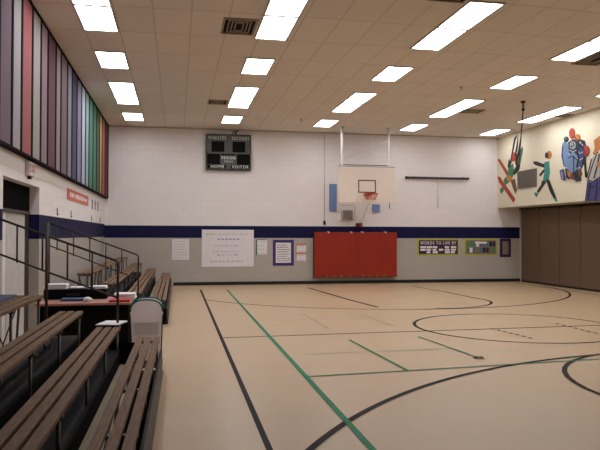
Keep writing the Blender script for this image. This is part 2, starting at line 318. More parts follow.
w = MB(); w.box((XL-.2,YB,0),(12.75,YB+.2,HC)); struct(w.build('wall_back', 'block_back', origin=(0,0,0)))
w = MB(); w.box((XL-.2,YN-.2,0),(12.75,YN,HC)); struct(w.build('wall_front', 'block_back', origin=(0,0,0)))
DY0, DY1, DZ = 9.36, 11.73, 2.5       # door opening
w = MB()
w.box((XL-.2,YN,0),(XL,DY0,HC)); w.box((XL-.2,DY1,0),(XL,YB,HC)); w.box((XL-.2,DY0,DZ),(XL,DY1,HC))
struct(w.build('wall_left', 'block_side', origin=(0,0,0)))
w = MB(); w.box((XM,YN,2.7),(12.75,YB,HC))
wr = struct(w.build('wall_right', 'mural_wall', origin=(0,0,0)))
w = MB(); w.box((12.56,YN,0),(12.75,YB,2.7)); struct(w.build('wall_right_lower', 'mural_wall', origin=(0,0,0)))
MUR = {
'skier': ("painted skier in green jacket on red skis", [
    ('mural_red', [(21.93,4.49),(21.77,4.50),(21.07,3.89),(21.22,3.80)]),
    ('mural_red', [(21.93,3.86),(21.75,3.84),(20.66,2.97),(20.78,2.83),(21.82,3.65)]),
    ('mural_green', [(21.14,4.12),(20.82,4.22),(20.70,3.89),(20.97,3.63),(21.37,3.49),(21.48,3.70),(21.17,3.85)]),
    ('mural_green', [(21.75,3.39),(21.54,3.46),(21.46,3.30),(21.69,3.20)]),
    ('mural_orange', [(21.25,3.80),(20.97,3.83),(20.86,3.68),(21.03,3.57),(21.23,3.65)]),
    ('mural_brown', [(20.97,3.63),(20.70,3.68),(20.54,3.27),(20.65,3.14),(20.84,3.40)]),
    ('mural_red', [(20.61,4.42),(20.64,4.33),(20.73,4.28),(20.83,4.29),(20.91,4.36),(20.94,4.46),(20.91,4.56),(20.83,4.61),(20.72,4.60),(20.64,4.53)]),
    ('mural_green', [(20.51,4.08),(20.27,4.67),(20.17,4.74),(20.14,4.59),(20.35,4.08)]),
    ('mural_black', [(21.03,4.22),(20.72,5.08),(20.50,5.19),(20.64,5.01),(20.94,4.21)]),
    ('mural_black', [(20.69,4.50),(20.56,4.83),(20.45,5.17),(20.48,4.75),(20.61,4.42)]),
    ('mural_black', [(20.64,4.15),(20.29,5.07),(20.24,5.20),(20.26,4.90),(20.53,4.11)]),
    ('mural_black', [(20.81,3.89),(20.59,4.10),(20.32,4.14),(20.38,3.97),(20.70,3.81)]),
    ('mural_black', [(21.17,4.12),(21.08,4.41),(20.97,4.25),(21.00,4.10)])]),
'runner': ("painted runner in teal singlet", [
    ('mural_orange', [(18.42,4.23),(18.45,4.15),(18.53,4.11),(18.63,4.12),(18.70,4.18),(18.73,4.27),(18.70,4.34),(18.62,4.39),(18.53,4.37),(18.45,4.31)]),
    ('mural_black', [(18.60,4.24),(18.62,4.18),(18.68,4.15),(18.75,4.16),(18.80,4.20),(18.82,4.26),(18.80,4.32),(18.75,4.35),(18.68,4.34),(18.62,4.30)]),
    ('mural_teal', [(18.87,4.04),(18.57,4.06),(18.53,3.67),(18.63,3.40),(18.94,3.45),(18.85,3.70)]),
    ('mural_black', [(19.52,4.14),(19.32,4.13),(18.83,3.98),(18.85,3.87),(19.27,3.98),(19.46,4.05)]),
    ('mural_black', [(19.15,3.67),(18.90,3.82),(18.80,3.77),(19.08,3.61)]),
    ('mural_black', [(18.97,3.47),(18.72,3.42),(19.16,3.09),(19.30,3.14),(19.04,3.33)]),
    ('mural_black', [(18.76,3.49),(18.56,3.45),(18.41,3.22),(18.19,2.88),(18.30,2.83),(18.54,3.10)]),
    ('mural_teal', [(19.44,3.12),(19.18,3.09),(19.30,2.94),(19.40,3.02)]),
    ('mural_teal', [(18.30,2.86),(18.17,2.89),(18.13,2.74),(18.23,2.76)])]),
'football_players': ("painted huddle of players in blue with red helmets", [
    ('mural_sky', [(17.87,4.50),(17.75,4.57),(17.60,4.51),(17.52,4.27),(17.57,3.97),(17.63,3.75),(17.79,3.79),(17.92,4.14)]),
    ('mural_navy', [(17.86,4.44),(17.90,4.16),(17.80,3.81),(17.75,3.81),(17.85,4.16),(17.80,4.43)]),
    ('mural_black', [(17.52,4.59),(17.55,4.54),(17.61,4.52),(17.70,4.53),(17.76,4.57),(17.79,4.63),(17.76,4.68),(17.69,4.70),(17.61,4.69),(17.55,4.65)]),
    ('mural_green', [(17.61,4.63),(17.63,4.61),(17.66,4.60),(17.69,4.61),(17.72,4.63),(17.74,4.65),(17.72,4.67),(17.69,4.68),(17.66,4.67),(17.62,4.66)]),
    ('mural_navy', [(17.56,4.50),(17.32,4.57),(16.98,4.46),(16.96,4.51),(16.75,4.44),(16.68,4.28),(16.70,3.87),(16.90,3.64),(17.17,3.85),(17.51,4.16)]),
    ('mural_sky', [(17.61,4.09),(17.43,4.16),(17.27,4.19),(17.11,4.05),(17.00,3.89),(17.02,3.68),(17.29,3.51),(17.61,3.71)]),
    ('mural_black', [(17.56,4.02),(17.34,4.05),(17.05,3.87),(17.02,3.89),(17.32,4.08),(17.58,4.05)]),
    ('mural_black', [(17.33,4.08),(17.29,3.79),(17.34,3.54),(17.29,3.54),(17.24,3.79),(17.28,4.07)]),
    ('mural_white', [(17.18,4.37),(17.21,4.30),(17.28,4.27),(17.37,4.28),(17.45,4.33),(17.47,4.41),(17.44,4.47),(17.37,4.51),(17.28,4.49),(17.20,4.44)]),
    ('mural_black', [(17.22,4.37),(17.24,4.32),(17.29,4.30),(17.36,4.31),(17.41,4.35),(17.43,4.40),(17.41,4.45),(17.36,4.48),(17.29,4.47),(17.24,4.43)]),
    ('mural_white', [(17.29,4.41),(17.30,4.39),(17.33,4.38),(17.36,4.38),(17.38,4.40),(17.39,4.42),(17.38,4.44),(17.36,4.45),(17.33,4.45),(17.30,4.43)]),
    ('mural_white', [(17.25,4.33),(17.25,4.32),(17.27,4.31),(17.30,4.31),(17.32,4.32),(17.32,4.34),(17.32,4.35),(17.30,4.36),(17.27,4.36),(17.25,4.34)]),
    ('mural_blue', [(17.05,4.21),(16.84,4.25),(16.73,3.94),(16.90,3.70),(17.07,3.89)]),
    ('mural_black', [(16.77,4.36),(16.80,4.31),(16.87,4.28),(16.97,4.30),(17.04,4.34),(17.07,4.40),(17.04,4.45),(16.96,4.47),(16.87,4.46),(16.80,4.42)]),
    ('mural_white', [(16.89,4.40),(16.90,4.38),(16.92,4.36),(16.95,4.37),(16.98,4.39),(16.98,4.41),(16.98,4.43),(16.95,4.45),(16.92,4.44),(16.90,4.42)]),
    ('mural_white', [(16.81,4.33),(16.81,4.31),(16.83,4.30),(16.85,4.31),(16.87,4.32),(16.88,4.34),(16.87,4.35),(16.85,4.36),(16.83,4.36),(16.81,4.35)]),
    ('mural_white', [(17.13,4.21),(16.97,4.08),(16.81,4.11),(16.84,4.14),(16.95,4.10),(17.09,4.22)]),
    ('mural_white', [(17.16,3.98),(16.96,3.89),(16.76,3.95),(16.78,3.97),(16.96,3.92),(17.14,3.99)]),
    ('mural_white', [(17.49,4.26),(17.31,4.17),(17.14,4.21),(17.16,4.23),(17.31,4.19),(17.47,4.27)]),
    ('mural_black', [(17.12,4.27),(17.05,3.97),(17.15,3.72),(17.08,3.70),(16.98,3.97),(17.06,4.27)]),
    ('mural_black', [(16.86,4.24),(16.78,4.02),(16.88,3.78),(16.81,3.77),(16.72,4.02),(16.79,4.24)]),
    ('mural_black', [(16.79,4.00),(16.75,3.65),(16.72,3.38),(16.65,3.38),(16.68,3.64),(16.71,3.99)]),
    ('mural_red', [(17.20,4.72),(17.23,4.63),(17.30,4.58),(17.39,4.59),(17.45,4.66),(17.48,4.76),(17.45,4.85),(17.38,4.90),(17.30,4.89),(17.23,4.82)]),
    ('mural_orange', [(16.95,4.56),(16.97,4.50),(17.03,4.48),(17.11,4.49),(17.17,4.53),(17.20,4.59),(17.17,4.65),(17.11,4.68),(17.03,4.67),(16.97,4.62)]),
    ('mural_black', [(17.21,4.61),(17.10,4.50),(16.96,4.47),(16.96,4.50),(17.08,4.52),(17.16,4.62)]),
    ('mural_red', [(16.53,4.11),(16.56,4.02),(16.62,3.97),(16.70,3.98),(16.76,4.05),(16.79,4.15),(16.76,4.24),(16.70,4.29),(16.62,4.28),(16.55,4.21)]),
    ('mural_black', [(16.79,4.23),(16.71,4.06),(16.60,3.99),(16.58,4.01),(16.68,4.06),(16.75,4.23)]),
    ('mural_brown', [(17.67,3.74),(17.28,3.51),(16.94,3.67),(16.87,3.48),(17.10,3.30),(17.37,3.39),(17.63,3.47)]),
    ('mural_black', [(17.29,3.55),(17.08,3.64),(16.96,3.32),(17.19,3.39)]),
    ('mural_orange', [(17.59,3.67),(17.39,3.56),(17.41,3.44),(17.57,3.50)]),
    ('mural_black', [(17.67,3.72),(17.59,3.71),(17.49,3.39),(17.63,3.45)]),
    ('mural_blue', [(17.96,3.70),(17.77,3.72),(17.69,3.36),(17.88,3.41)]),
    ('mural_white', [(17.88,3.66),(17.82,3.41),(17.78,3.41),(17.84,3.66)]),
    ('mural_navy', [(17.19,3.36),(16.94,3.41),(16.93,3.31),(17.12,3.29)])]),
'striped_player': ("painted player in striped top and purple trousers", [
    ('mural_orange', [(16.35,4.38),(16.10,4.48),(15.98,4.39),(15.86,4.45),(15.73,4.29),(15.76,4.04),(15.95,3.97),(16.10,4.09),(16.24,4.00),(16.39,4.03),(16.30,4.17)]),
    ('mural_black', [(16.38,4.00),(16.22,3.96),(16.13,4.03),(16.18,4.05),(16.24,4.00),(16.36,4.03)]),
    ('mural_white', [(16.46,3.87),(16.24,4.01),(15.85,3.97),(15.62,3.70),(15.72,3.24),(16.57,3.30)]),
    ('mural_black', [(16.23,4.00),(16.41,3.73),(16.64,3.32),(16.58,3.31),(16.36,3.72),(16.19,3.98)]),
    ('mural_black', [(16.47,3.88),(16.58,3.60),(16.71,3.36),(16.66,3.35),(16.53,3.59),(16.42,3.86)]),
    ('mural_black', [(16.12,3.98),(16.22,3.66),(16.37,3.32),(16.31,3.31),(16.16,3.64),(16.06,3.97)]),
    ('mural_black', [(15.96,3.96),(16.00,3.63),(16.10,3.31),(16.05,3.30),(15.94,3.62),(15.91,3.95)]),
    ('mural_black', [(15.83,3.93),(15.80,3.61),(15.87,3.29),(15.81,3.28),(15.74,3.60),(15.77,3.92)]),
    ('mural_black', [(16.67,3.28),(16.37,3.22),(16.07,3.31),(15.70,3.30),(15.70,3.33),(16.08,3.34),(16.38,3.25),(16.66,3.31)]),
    ('mural_orange', [(16.05,3.68),(16.06,3.63),(16.10,3.61),(16.15,3.61),(16.19,3.65),(16.20,3.70),(16.19,3.74),(16.15,3.76),(16.10,3.76),(16.06,3.73)]),
    ('mural_purple', [(16.63,3.26),(16.39,3.22),(16.08,3.29),(15.69,3.28),(15.49,2.65),(16.76,2.68)]),
    ('mural_navy', [(16.54,3.20),(16.61,2.95),(16.67,2.71),(16.56,2.70),(16.50,2.93),(16.43,3.18)]),
    ('mural_navy', [(16.22,3.22),(16.24,2.98),(16.32,2.70),(16.23,2.68),(16.16,2.97),(16.14,3.21)]),
    ('mural_navy', [(16.60,3.04),(16.30,3.07),(15.96,3.00),(15.95,3.03),(16.30,3.10),(16.62,3.08)])]),
}
for n, (lab, polys) in MUR.items():
    mb = MB(); names = []
    for i, (mn, pts) in enumerate(polys):
        if mn not in names: names.append(mn)
        x = XM-.004-.0012*i
        mb.prism([(x, y, z) for y, z in pts], (.003+.0012*i, 0, 0), names.index(mn))
    o = mb.build('painted_'+n, names, wr); o['label'] = lab

# base and trim
b = MB(); b.box((-.1,YB-.015,0),(12.5,YB,.11)); struct(b.build('baseboard_back', 'wall_base', origin=(0,0,0)))
b = MB(); b.box((XL,DY1,0),(XL+.012,YB,.1)); b.box((XL,YN,0),(XL+.012,DY0,.1)); struct(b.build('baseboard_left', 'wall_base', origin=(0,0,0)))
b = MB(); b.box((XL,YB-.03,HC-.035),(XM,YB,HC)); b.box((XL,YN,HC-.03),(XL+.03,YB-.03,HC)); struct(b.build('trim_1', 'lamp_frame', origin=(0,0,0)))
b = MB(); b.box((12.46,YB-.06,0),(12.5,YB,2.7), 0, .004); struct(b.build('trim_2', 'jamb_paint', origin=(0,0,0)))
b = MB(); b.box((12.40,YN,2.64),(12.56,YB-.06,2.7)); struct(b.build('trim_3', 'partition_gap', origin=(0,0,0)))

# folding partition under the mural wall
fp = thing('folding_partition', 'brown folding partition wall under the painted mural', 'partition', (12.5,15,0))
edges = [21.86,20.67,19.46,18.3,17.1,15.9,14.7,13.5,12.3,11.1,9.9,8.7,7.5,6.3,5.1]
for a, bb in zip(edges, edges[1:]):
    p = MB(); p.box((12.47,bb+.012,.06),(12.53,a-.012,2.62),0,.006); p.build('panel','partition',fp)
p = MB()
for e in edges: p.box((12.49,e-.02,.03),(12.53,e+.02,2.635))
p.build('seal_strip','partition_gap',fp)
p = MB(); p.box((12.46,edges[-1],0),(12.54,edges[0],.055)); p.build('base_shadow_strip','partition_gap',fp)  # dark strip drawn for the shadow along the partition's foot

# door in the left wall
d = MB(); d.box((XL-.2,DY0,2.06),(XL-.16,DY1,DZ)); dr = struct(d.build('door_1','transom_black',origin=(0,0,0)))
d = MB(); d.box((XL-.2,DY0,0),(XL-.12,DY0+.09,2.06)); d.box((XL-.2,DY1-.3,0),(XL-.165,DY1,2.06)); d.box((XL-.2,DY0+.09,2.03),(XL-.12,DY1-.09,2.08)); d.build('door_frame','door_frame',dr)
for y0, y1, mm, yy in ((DY0+.1, 10.22, 'door_white', DY0+.2), (10.24, DY1-.31, 'door_grey', None)):
    d = MB(); d.box((XL-.19,y0,.01),(XL-.165,y1,2.03),0,.004); lf = d.build('door_leaf',mm,dr)
    if yy:
        d = MB(); d.tube((XL-.165,yy,.98),(XL-.10,yy,.98),.025); d.tube((XL-.12,yy,.98),(XL-.09,yy,.98),.032); d.build('door_knob','steel_dark',lf)

# ------------------------------------------------------------------ ceiling lights
bow = lambda x: .0078*(x-2)**2
cols = [(-1.31,'leftmost column'),(1.66,'second column from the left'),(4.66,'middle column'),(7.70,'fourth column from the left'),(10.79,'rightmost column')]
rows = [(19.40,'single panel nearest the end wall'),(16.81,'farther half of the far pair'),(15.52,'nearer half of the far pair'),(12.94,'single panel halfway down the ceiling'),
        (10.35,'farther half of the near pair'),(9.06,'nearer half of the near pair'),(6.47,'single panel high above the viewer')]
for cx, cn in cols:
    for y0, rn in rows:
        y0 += bow(cx)
        t = thing('ceiling_light', 'white fluorescent ceiling light, %s, %s' % (rn, cn), 'ceiling light', (cx,y0+.645,HC-.03), 'fluorescent ceiling lights')
        m = MB(); X0, X1, Y0, Y1 = cx-.300, cx+.300, y0+.005, y0+1.285
        m.box((X0,Y0,HC-.022),(X0+.03,Y1,HC)); m.box((X1-.03,Y0,HC-.022),(X1,Y1,HC)); m.box((X0+.03,Y0,HC-.022),(X1-.03,Y0+.03,HC)); m.box((X0+.03,Y1-.03,HC-.022),(X1-.03,Y1,HC))
        m.build('light_frame','lamp_frame',t)
        m = MB(); m.box((X0+.03,Y0+.03,HC-.016),(X1-.03,Y1-.03,HC)); m.build('diffuser','lamp',t)

def vent(x0, y0, x1, y1, label):
    t = thing('ceiling_vent', label, 'air vent', ((x0+x1)/2,(y0+y1)/2,HC-.03), 'ceiling air vents')
    m = MB(); e = .035
    m.box((x0,y0,HC-.025),(x0+e,y1,HC)); m.box((x1-e,y0,HC-.025),(x1,y1,HC)); m.box((x0+e,y0,HC-.025),(x1-e,y0+e,HC)); m.box((x0+e,y1-e,HC-.025),(x1-e,y1,HC)); m.build('vent_frame','vent_metal',t)
    m = MB(); m.box((x0+e,y0+e,HC-.008),(x1-e,y1-e,HC)); m.build('vent_cavity','black',t)
    for k in range(1, 4):     # nested square louvres
        i = e+.06*k; m = MB(); a, bb, cc, dd = x0+i, y0+i, x1-i, y1-i; h = .018
        if cc-a < .06 or dd-bb < .06: break
        m.box((a,bb,HC-.022),(a+h,dd,HC-.008)); m.box((cc-h,bb,HC-.022),(cc,dd,HC-.008)); m.box((a+h,bb,HC-.022),(cc-h,bb+h,HC-.008)); m.box((a+h,dd-h,HC-.022),(cc-h,dd,HC-.008)); m.build('louvre','vent_metal',t)
vent(.74,10.62,1.32,11.45,'dark square air vent beside the nearest lights of the second column')
vent(.80,17.2,1.33,17.72,'small dark air vent beside the far light pair of the second column')
vent(8.04,17.02,8.62,17.55,'dark air vent beside the far light pair of the fourth column')
vent(8.04,11.15,8.64,12.1,'dark air vent beside the near light pair of the fourth column')
vent(11.12,17.15,11.5,17.6,'small dark air vent against the mural wall ceiling edge')
vent(3.72,8.35,4.3,9.22,'dark air vent beside the near light pair of the middle column')
for x, y, lab in ((3.75,19.55,'small round ceiling sprinkler near the end wall left of the hoop'),(6.73,14.55,'small round ceiling sprinkler in the middle of the ceiling')):
    t = thing('sprinkler', lab, 'sprinkler', (x,y,HC-.06), None)
    m = MB(); m.tube((x,y,HC-.012),(x,y,HC),.045); m.build('flange','vent_metal',t)
    m = MB(); m.tube((x,y,HC-.06),(x,y,HC-.012),.012); m.tube((x,y,HC-.065),(x,y,HC-.06),.028); m.build('nozzle','vent_metal',t)

# climbing rope
t = thing('climbing_rope', 'dark climbing rope hanging from the ceiling in front of the painted skier', 'rope', (9.05,15.75,3.5))
m = MB(); m.tube((9.05,15.75,HC-.05),(9.05,15.75,HC),.06); m.tube((9.05,15.75,HC-.2),(9.05,15.75,HC-.05),.022); m.tube((9.05,15.75,HC-.26),(9.05,15.75,HC-.2),.04); m.build('ceiling_mount','steel_dark',t)
m = MB(); m.path([(9.05,15.75,HC-.25),(9.03,15.75,4.8),(9.0,15.75,4.5),(8.97,15.75,4.1),(8.94,15.75,3.75),(8.92,15.75,3.62),(8.88,15.76,3.56),(8.84,15.77,3.64),(8.86,15.77,3.8),(8.92,15.76,3.9)],.016); m.build('rope','rope',t)

# ------------------------------------------------------------------ striped acoustic panel on the left wall
ap = thing('acoustic_panel', 'long striped fabric wall panel in rainbow colours above the door', 'wall panel', (XL,13,2.88))
sc = [('dark red',(104,34,42)),('rust',(146,66,52)),('ochre',(160,124,56)),('dark green',(58,88,62)),('green',(56,112,76)),('teal green',(54,112,98)),('pale teal',(106,142,138)),
      ('pale blue',(140,146,168)),('lavender',(108,104,146)),('navy',(58,56,86)),('slate',(112,108,130)),('brown mauve',(102,76,84)),('grey pink',(130,110,122)),('maroon',(98,52,68)),('mauve',(130,98,108)),
      ('grey',(136,128,126)),('red',(150,70,72)),('light grey',(140,132,136)),('purple brown',(104,78,96)),('grey',(132,126,134)),('mauve',(132,100,112)),('slate',(110,110,140)),('maroon',(106,56,72)),('green',(70,118,86)),('teal',(62,116,110)),('lavender',(118,116,164)),('navy',(66,64,96)),('red',(160,66,70)),('grey',(140,134,136))]
YA = YB-.02
# widths read off the photograph, nearest the corner first
ys = [21.90,21.03,20.19,19.55,18.83,18.06,17.25,16.60,15.92,15.22,14.51,13.92,13.16,12.63,11.87,11.28,10.64,9.94,9.39]
while len(ys) < len(sc)+1: ys.append(ys[-1]-.66)
PZ0, PZ1 = 2.905, HC-.04
for k, (nm, col) in enumerate(sc):
    key = 'fabric_'+nm.replace(' ','_')
    g_ = sum(col)/3; col = tuple(int((g_+(v-g_)*.68)*1.12) for v in col)
    if key not in M: mat(key, col, rough=.95, var=.14, scale=70, bump=.25)
    m = MB(); m.box((XL+.08,ys[k+1]+.05,PZ0),(XL+.095,ys[k]-.05,PZ1),0,.004)
    o = m.build('fabric_strip', key, ap); o['label'] = nm+' fabric strip'
mat('panel_frame', (20,12,18), rough=.9, spec=.1)
m = MB(); m.box((XL,ys[-1],PZ0-.03),(XL+.11,YA,PZ0)); m.box((XL,ys[-1],PZ1),(XL+.115,YA,HC)); m.box((XL,ys[0],PZ0),(XL+.115,YA,PZ1)); m.box((XL,ys[-1]-.03,PZ0-.03),(XL+.115,ys[-1],HC)); m.build('frame','panel_frame',ap)
m = MB(); m.box((XL,ys[-1],PZ0),(XL+.08,YA-.05,PZ1)); m.build('backing','panel_frame',ap)
for e in ys[1:-1]:
    m = MB(); m.box((XL+.08,e-.045,PZ0),(XL+.105,e+.045,PZ1)); m.build('divider','panel_frame',ap)

# small things on the left wall
t = thing('exit_sign', 'white exit sign with red letters above the door opening', 'sign', (XL,10.85,2.62))
m = MB(); m.box((XL,10.64,2.62),(XL+.07,11.06,2.84),0,.006); m.build('housing','exit_white',t)
m = MB(); m.text('EXIT',.17,at_left(XL+.072,10.85,2.73),ext=.002,width=.36); m.build('lettering','exit_red',t)
m = MB(); m.box((XL,10.8,2.575),(XL+.05,10.9,2.62)); m.build('mount','steel_dark',t)
t = thing('wall_banner', 'red and white banner sign on the left wall below the striped panel', 'sign', (XL,16.2,2.47))
m = MB(); m.box((XL,14.55,2.46),(XL+.012,17.9,2.7)); m.build('backing','pink_sign',t)
m = MB(); y = 14.9
random.seed(3)
while y < 17.6:
    wd = random.uniform(.1,.26); h = random.choice((.035,.05,.05))
    m.box((XL+.012,y,2.58-h),(XL+.015,y+wd,2.58+h)); y += wd+random.uniform(.05,.12)
m.build('lettering','paper_grey',t)
for yy, lab in ((18.75,'first'),(19.4,'second'),(20.05,'third')):
    m = MB(); m.box((XL,yy-.06,2.4),(XL+.012,yy+.06,2.66)); o = m.build('wall_plaque','grey_cloth'); tag(o,'narrow grey plaque right of the red banner, %s of three from the banner'%lab,'plaque','grey plaques beside the red banner')
for yy, lab in ((13.4,'nearest the door'),(15.1,'below the red banner'),(18.55,'below the grey plaques'),(20.6,'nearest the room corner')):
    m = MB(); m.box((XL,yy-.02,2.07),(XL+.012,yy+.02,2.22)); m.tube((XL+.012,yy,2.09),(XL+.03,yy,2.10),.01); o = m.build('wall_hook','grey_cloth'); tag(o,'small dark wall hook above the blue stripe, '+lab,'hook','wall hooks on the left wall')

# ------------------------------------------------------------------ end wall
def poster(name, label, cat, x0, x1, z0, z1, frame, inner=None, e=.05, ink=None, lines=0, y=YB, title=None, group=None):
    t = thing(name, label, cat, ((x0+x1)/2, y, z0), group)
    m = MB(); m.box((x0,y-.008,z0),(x1,y,z1)); m.build('border' if inner else 'sheet', frame, t)
    zi0, zi1, xi0, xi1 = z0, z1, x0, x1
    if inner:
        xi0, xi1, zi0, zi1 = x0+e, x1-e, z0+e, z1-e
        m = MB(); m.box((xi0,y-.012,zi0),(xi1,y-.008,zi1)); m.build('sheet', inner, t)
    if lines:
        m = MB(); ww = xi1-xi0; hh = zi1-zi0
        for k in range(lines):
            z = zi1-hh*(.12+.78*k/max(1,lines-1)); x = xi0+ww*random.uniform(.06,.14); xe = xi1-ww*random.uniform(.06,.3)
            while x < xe:
                l = random.uniform(.03,.09)*ww*1.6; m.box((x,y-.014,z-.012),(min(x+l,xe),y-.012 if inner else y-.008,z+.012)); x += l+.02*ww+.01
        m.build('writing', ink, t)
    return t
random.seed(11)
poster('paper_notice','tall white paper notice taped left of the large handwritten sheet','notice',-.15,.41,.86,1.55,'paper_grey',ink='ink_faint',lines=7)
t = poster('chart_paper','large white sheet with faint handwriting on the end wall','poster',.83,2.58,.62,1.87,'paper_grey',ink='ink_faint',lines=0)
m = MB()
for (z, x0, x1) in ((1.72,.95,2.3),(1.72,2.3,2.5),(1.33,1.25,2.05),(1.13,1.2,2.1),(1.02,1.35,2.1),(.8,1.0,1.75),(.8,1.8,2.2)):
    x = x0
    while x < x1:
        l = random.uniform(.04,.13); h = random.uniform(.012,.026); m.box((x,YB-.010,z-h),(min(x1,x+l),YB-.008,z+h)); x += l+random.uniform(.03,.07)
m.build('writing','ink_faint',t)
m = MB(); x = 1.35
while x < 2.1: m.box((x,YB-.010,1.52),(x+.09,YB-.008,1.57)); x += .13
m.build('writing','ink_blue',t)['label'] = 'blue handwritten line'
t = poster('paper_notice','small white paper with green left edge right of the large sheet','notice',2.70,3.04,1.03,1.52,'paper_grey',ink='ink_faint',lines=4)
m = MB(); m.box((2.66,YB-.008,1.0),(2.70,YB,1.53)); m.box((2.70,YB-.008,1.52),(3.0,YB,1.545)); m.build('edge_strip','poster_green',t)
poster('framed_poster','white printed poster with purple border left of the red mat','poster',3.24,3.97,.64,1.53,'poster_purple','paper_grey',.1,'ink',8)
for z0, z1, lab in ((1.10,1.39,'upper white card with orange top edge left of the red mat'),(.80,1.08,'lower white card with orange top edge left of the red mat')):
    t = poster('paper_card',lab,'notice',4.07,4.40,z0,z1-.05,'paper_grey',ink='ink_faint',lines=2,group='orange edged cards beside the red mat')
    m = MB(); m.box((4.05,YB-.009,z1-.05),(4.40,YB,z1)); m.box((4.05,YB-.009,z0),(4.07,YB,z1-.05)); m.build('edge_strip','poster_orange',t)

t = thing('banner','yellow bordered purple banner with white words and name cards','banner',(9.26,YB,.97))
m = MB(); m.box((8.46,YB-.008,.97),(10.06,YB,1.57)); m.build('border','yellow',t)
m = MB(); m.box((8.52,YB-.012,1.02),(10.01,YB-.008,1.52)); m.build('sheet','plum',t)
m = MB(); m.text('WORDS TO LIVE BY',.16,at_back(9.26,YB-.014,1.415) @ Matrix.Shear('XZ',4,(.0,0)) ,width=1.36); m.build('lettering','paper',t)
for r_, (z, n) in enumerate(((1.27,6),(1.175,6),(1.085,6))):
    x = 8.58
    for k in range(n):
        wd = random.uniform(.14,.21)
        if not (r_ == 2 and k in (0, 3)) and not (r_ == 0 and k in (3,)):
            m = MB(); m.box((x,YB-.015,z-.036),(x+wd,YB-.012,z+.036)); m.build('name_card','paper_grey',t)
        x += .232
t = thing('banner','yellow bordered photo collage banner right of the purple words banner','banner',(10.9,YB,.97))
m = MB(); m.box((10.27,YB-.008,.97),(11.56,YB,1.57)); m.build('border','yellow',t)
m = MB(); m.box((10.32,YB-.012,1.02),(11.51,YB-.008,1.52)); m.build('sheet','photo_brown',t)
for k in range(18):
    x = 10.34+.128*(k%9); z = 1.05+.225*(k//9); cc = ['photo_teal','photo_green','navy','photo_brown','paper_grey','photo_green','plum','photo_teal','grey_cloth'][(k*4+k//9)%9]
    m = MB(); m.box((x+.005,YB-.015,z+random.uniform(0,.03)),(x+.11,YB-.012,z+.2)); m.build('photograph',cc,t)
m = MB(); m.box((10.68,YB-.018,1.40),(11.14,YB-.0125,1.465)); m.build('title_strip','paper',t)
poster('framed_notice','narrow grey notice in navy border beside the folding partition','notice',11.66,12.10,.9,1.58,'navy','photo_brown',.1)

# scoreboard
t = thing('scoreboard','dark electric scoreboard high on the end wall','scoreboard',(1.7,YB,3.88))
m = MB(); m.box((.95,YB-.16,3.88),(2.46,YB,5.09),0,.01); m.build('case','score_edge',t)
m = MB(); m.box((.98,YB-.165,3.91),(2.43,YB-.16,5.06)); m.build('face','score_face',t)
for x0, x1, z0, z1 in ((1.13,1.56,4.48,4.84),(1.83,2.26,4.48,4.84),(.99,1.42,4.06,4.42),(1.98,2.42,4.06,4.42)):
    m = MB(); m.box((x0,YB-.172,z0),(x1,YB-.165,z1),0,.002); m.build('digit_window','digit_black',t)
m = MB(); m.box((1.45,YB-.169,4.37),(1.94,YB-.165,4.42)); m.build('dark_strip','digit_black',t)
m = MB(); m.box((1.0,YB-.169,3.93),(1.62,YB-.165,4.045)); m.build('dark_strip','digit_black',t)
m = MB(); m.box((1.78,YB-.169,3.93),(2.42,YB-.165,4.045)); m.build('dark_strip','digit_black',t)
for txt, x, z, s, wd, mt in (('MINUTES',1.32,4.95,.15,.58,'letter_grey'),('SECONDS',2.10,4.95,.15,.58,'letter_grey'),('PERIOD',1.7,4.28,.13,.46,'letter_white'),('BONUS',1.7,4.165,.09,.28,'letter_grey'),('HOME',1.33,3.985,.14,.44,'letter_white'),('VISITOR',2.1,3.985,.14,.56,'letter_white')):
    m = MB(); m.text(txt,s,at_back(x,YB-.1715,z),width=wd,ext=.0015); m.build('lettering',mt,t)
m = MB(); m.box((1.93,YB-.06,5.09),(1.97,YB-.02,5.22)); m.path([(1.82,YB-.05,5.10),(1.86,YB-.06,5.19),(1.95,YB-.06,5.17),(2.04,YB-.05,5.25)],.012); m.build('cable','steel_dark',t)

# basketball goal
t = thing('basketball_goal','cream rectangular basketball backboard hung on two white ceiling poles','basketball hoop',(6.15,20.3,2.7))
BY = 20.3
def bb_pts(y): return [(5.15,y,2.76),(7.06,y,2.76),(7.06,y,3.92),(5.15,y,3.92)]
m = MB(); m.box((5.14,BY,2.75),(7.06,BY+.05,3.93),0,.012); board = m.build('backboard','board_cream',t)
m = MB(); m.box((5.14,BY+.005,3.925),(7.06,BY+.045,3.945)); m.build('top_edge','target_brown',board)
m = MB(); x0,x1,z0,z1,e = 5.80,6.40,3.08,3.50,.035
m.box((x0,BY-.004,z0),(x0+e,BY,z1)); m.box((x1-e,BY-.004,z0),(x1,BY,z1)); m.box((x0+e,BY-.004,z0),(x1-e,BY,z0+e)); m.box((x0+e,BY-.004,z1-e),(x1-e,BY,z1)); m.build('target_square','target_brown',board)
RZ = 3.03; RX = 6.12
m = MB(); ring = [(RX+.225*math.cos(a*2*PI/28),BY-.37+.225*math.sin(a*2*PI/28),RZ) for a in range(28)]
m.path(ring,.012,0,8,True); rim = m.build('rim','rim_red',t)
m = MB(); m.box((RX-.10,BY-.15,RZ-.05),(RX+.10,BY,RZ+.02),0,.005); m.tube((RX-.08,BY-.16,RZ-.02),(RX-.16,BY-.03,RZ-.03),.01); m.tube((RX+.08,BY-.16,RZ-.02),(RX+.16,BY-.03,RZ-.03),.01)
m.build('rim_bracket','rim_red',rim)
m = MB(); n = 12
lev = [(.225,0),(.19,-.07),(.16,-.14),(.14,-.20)]
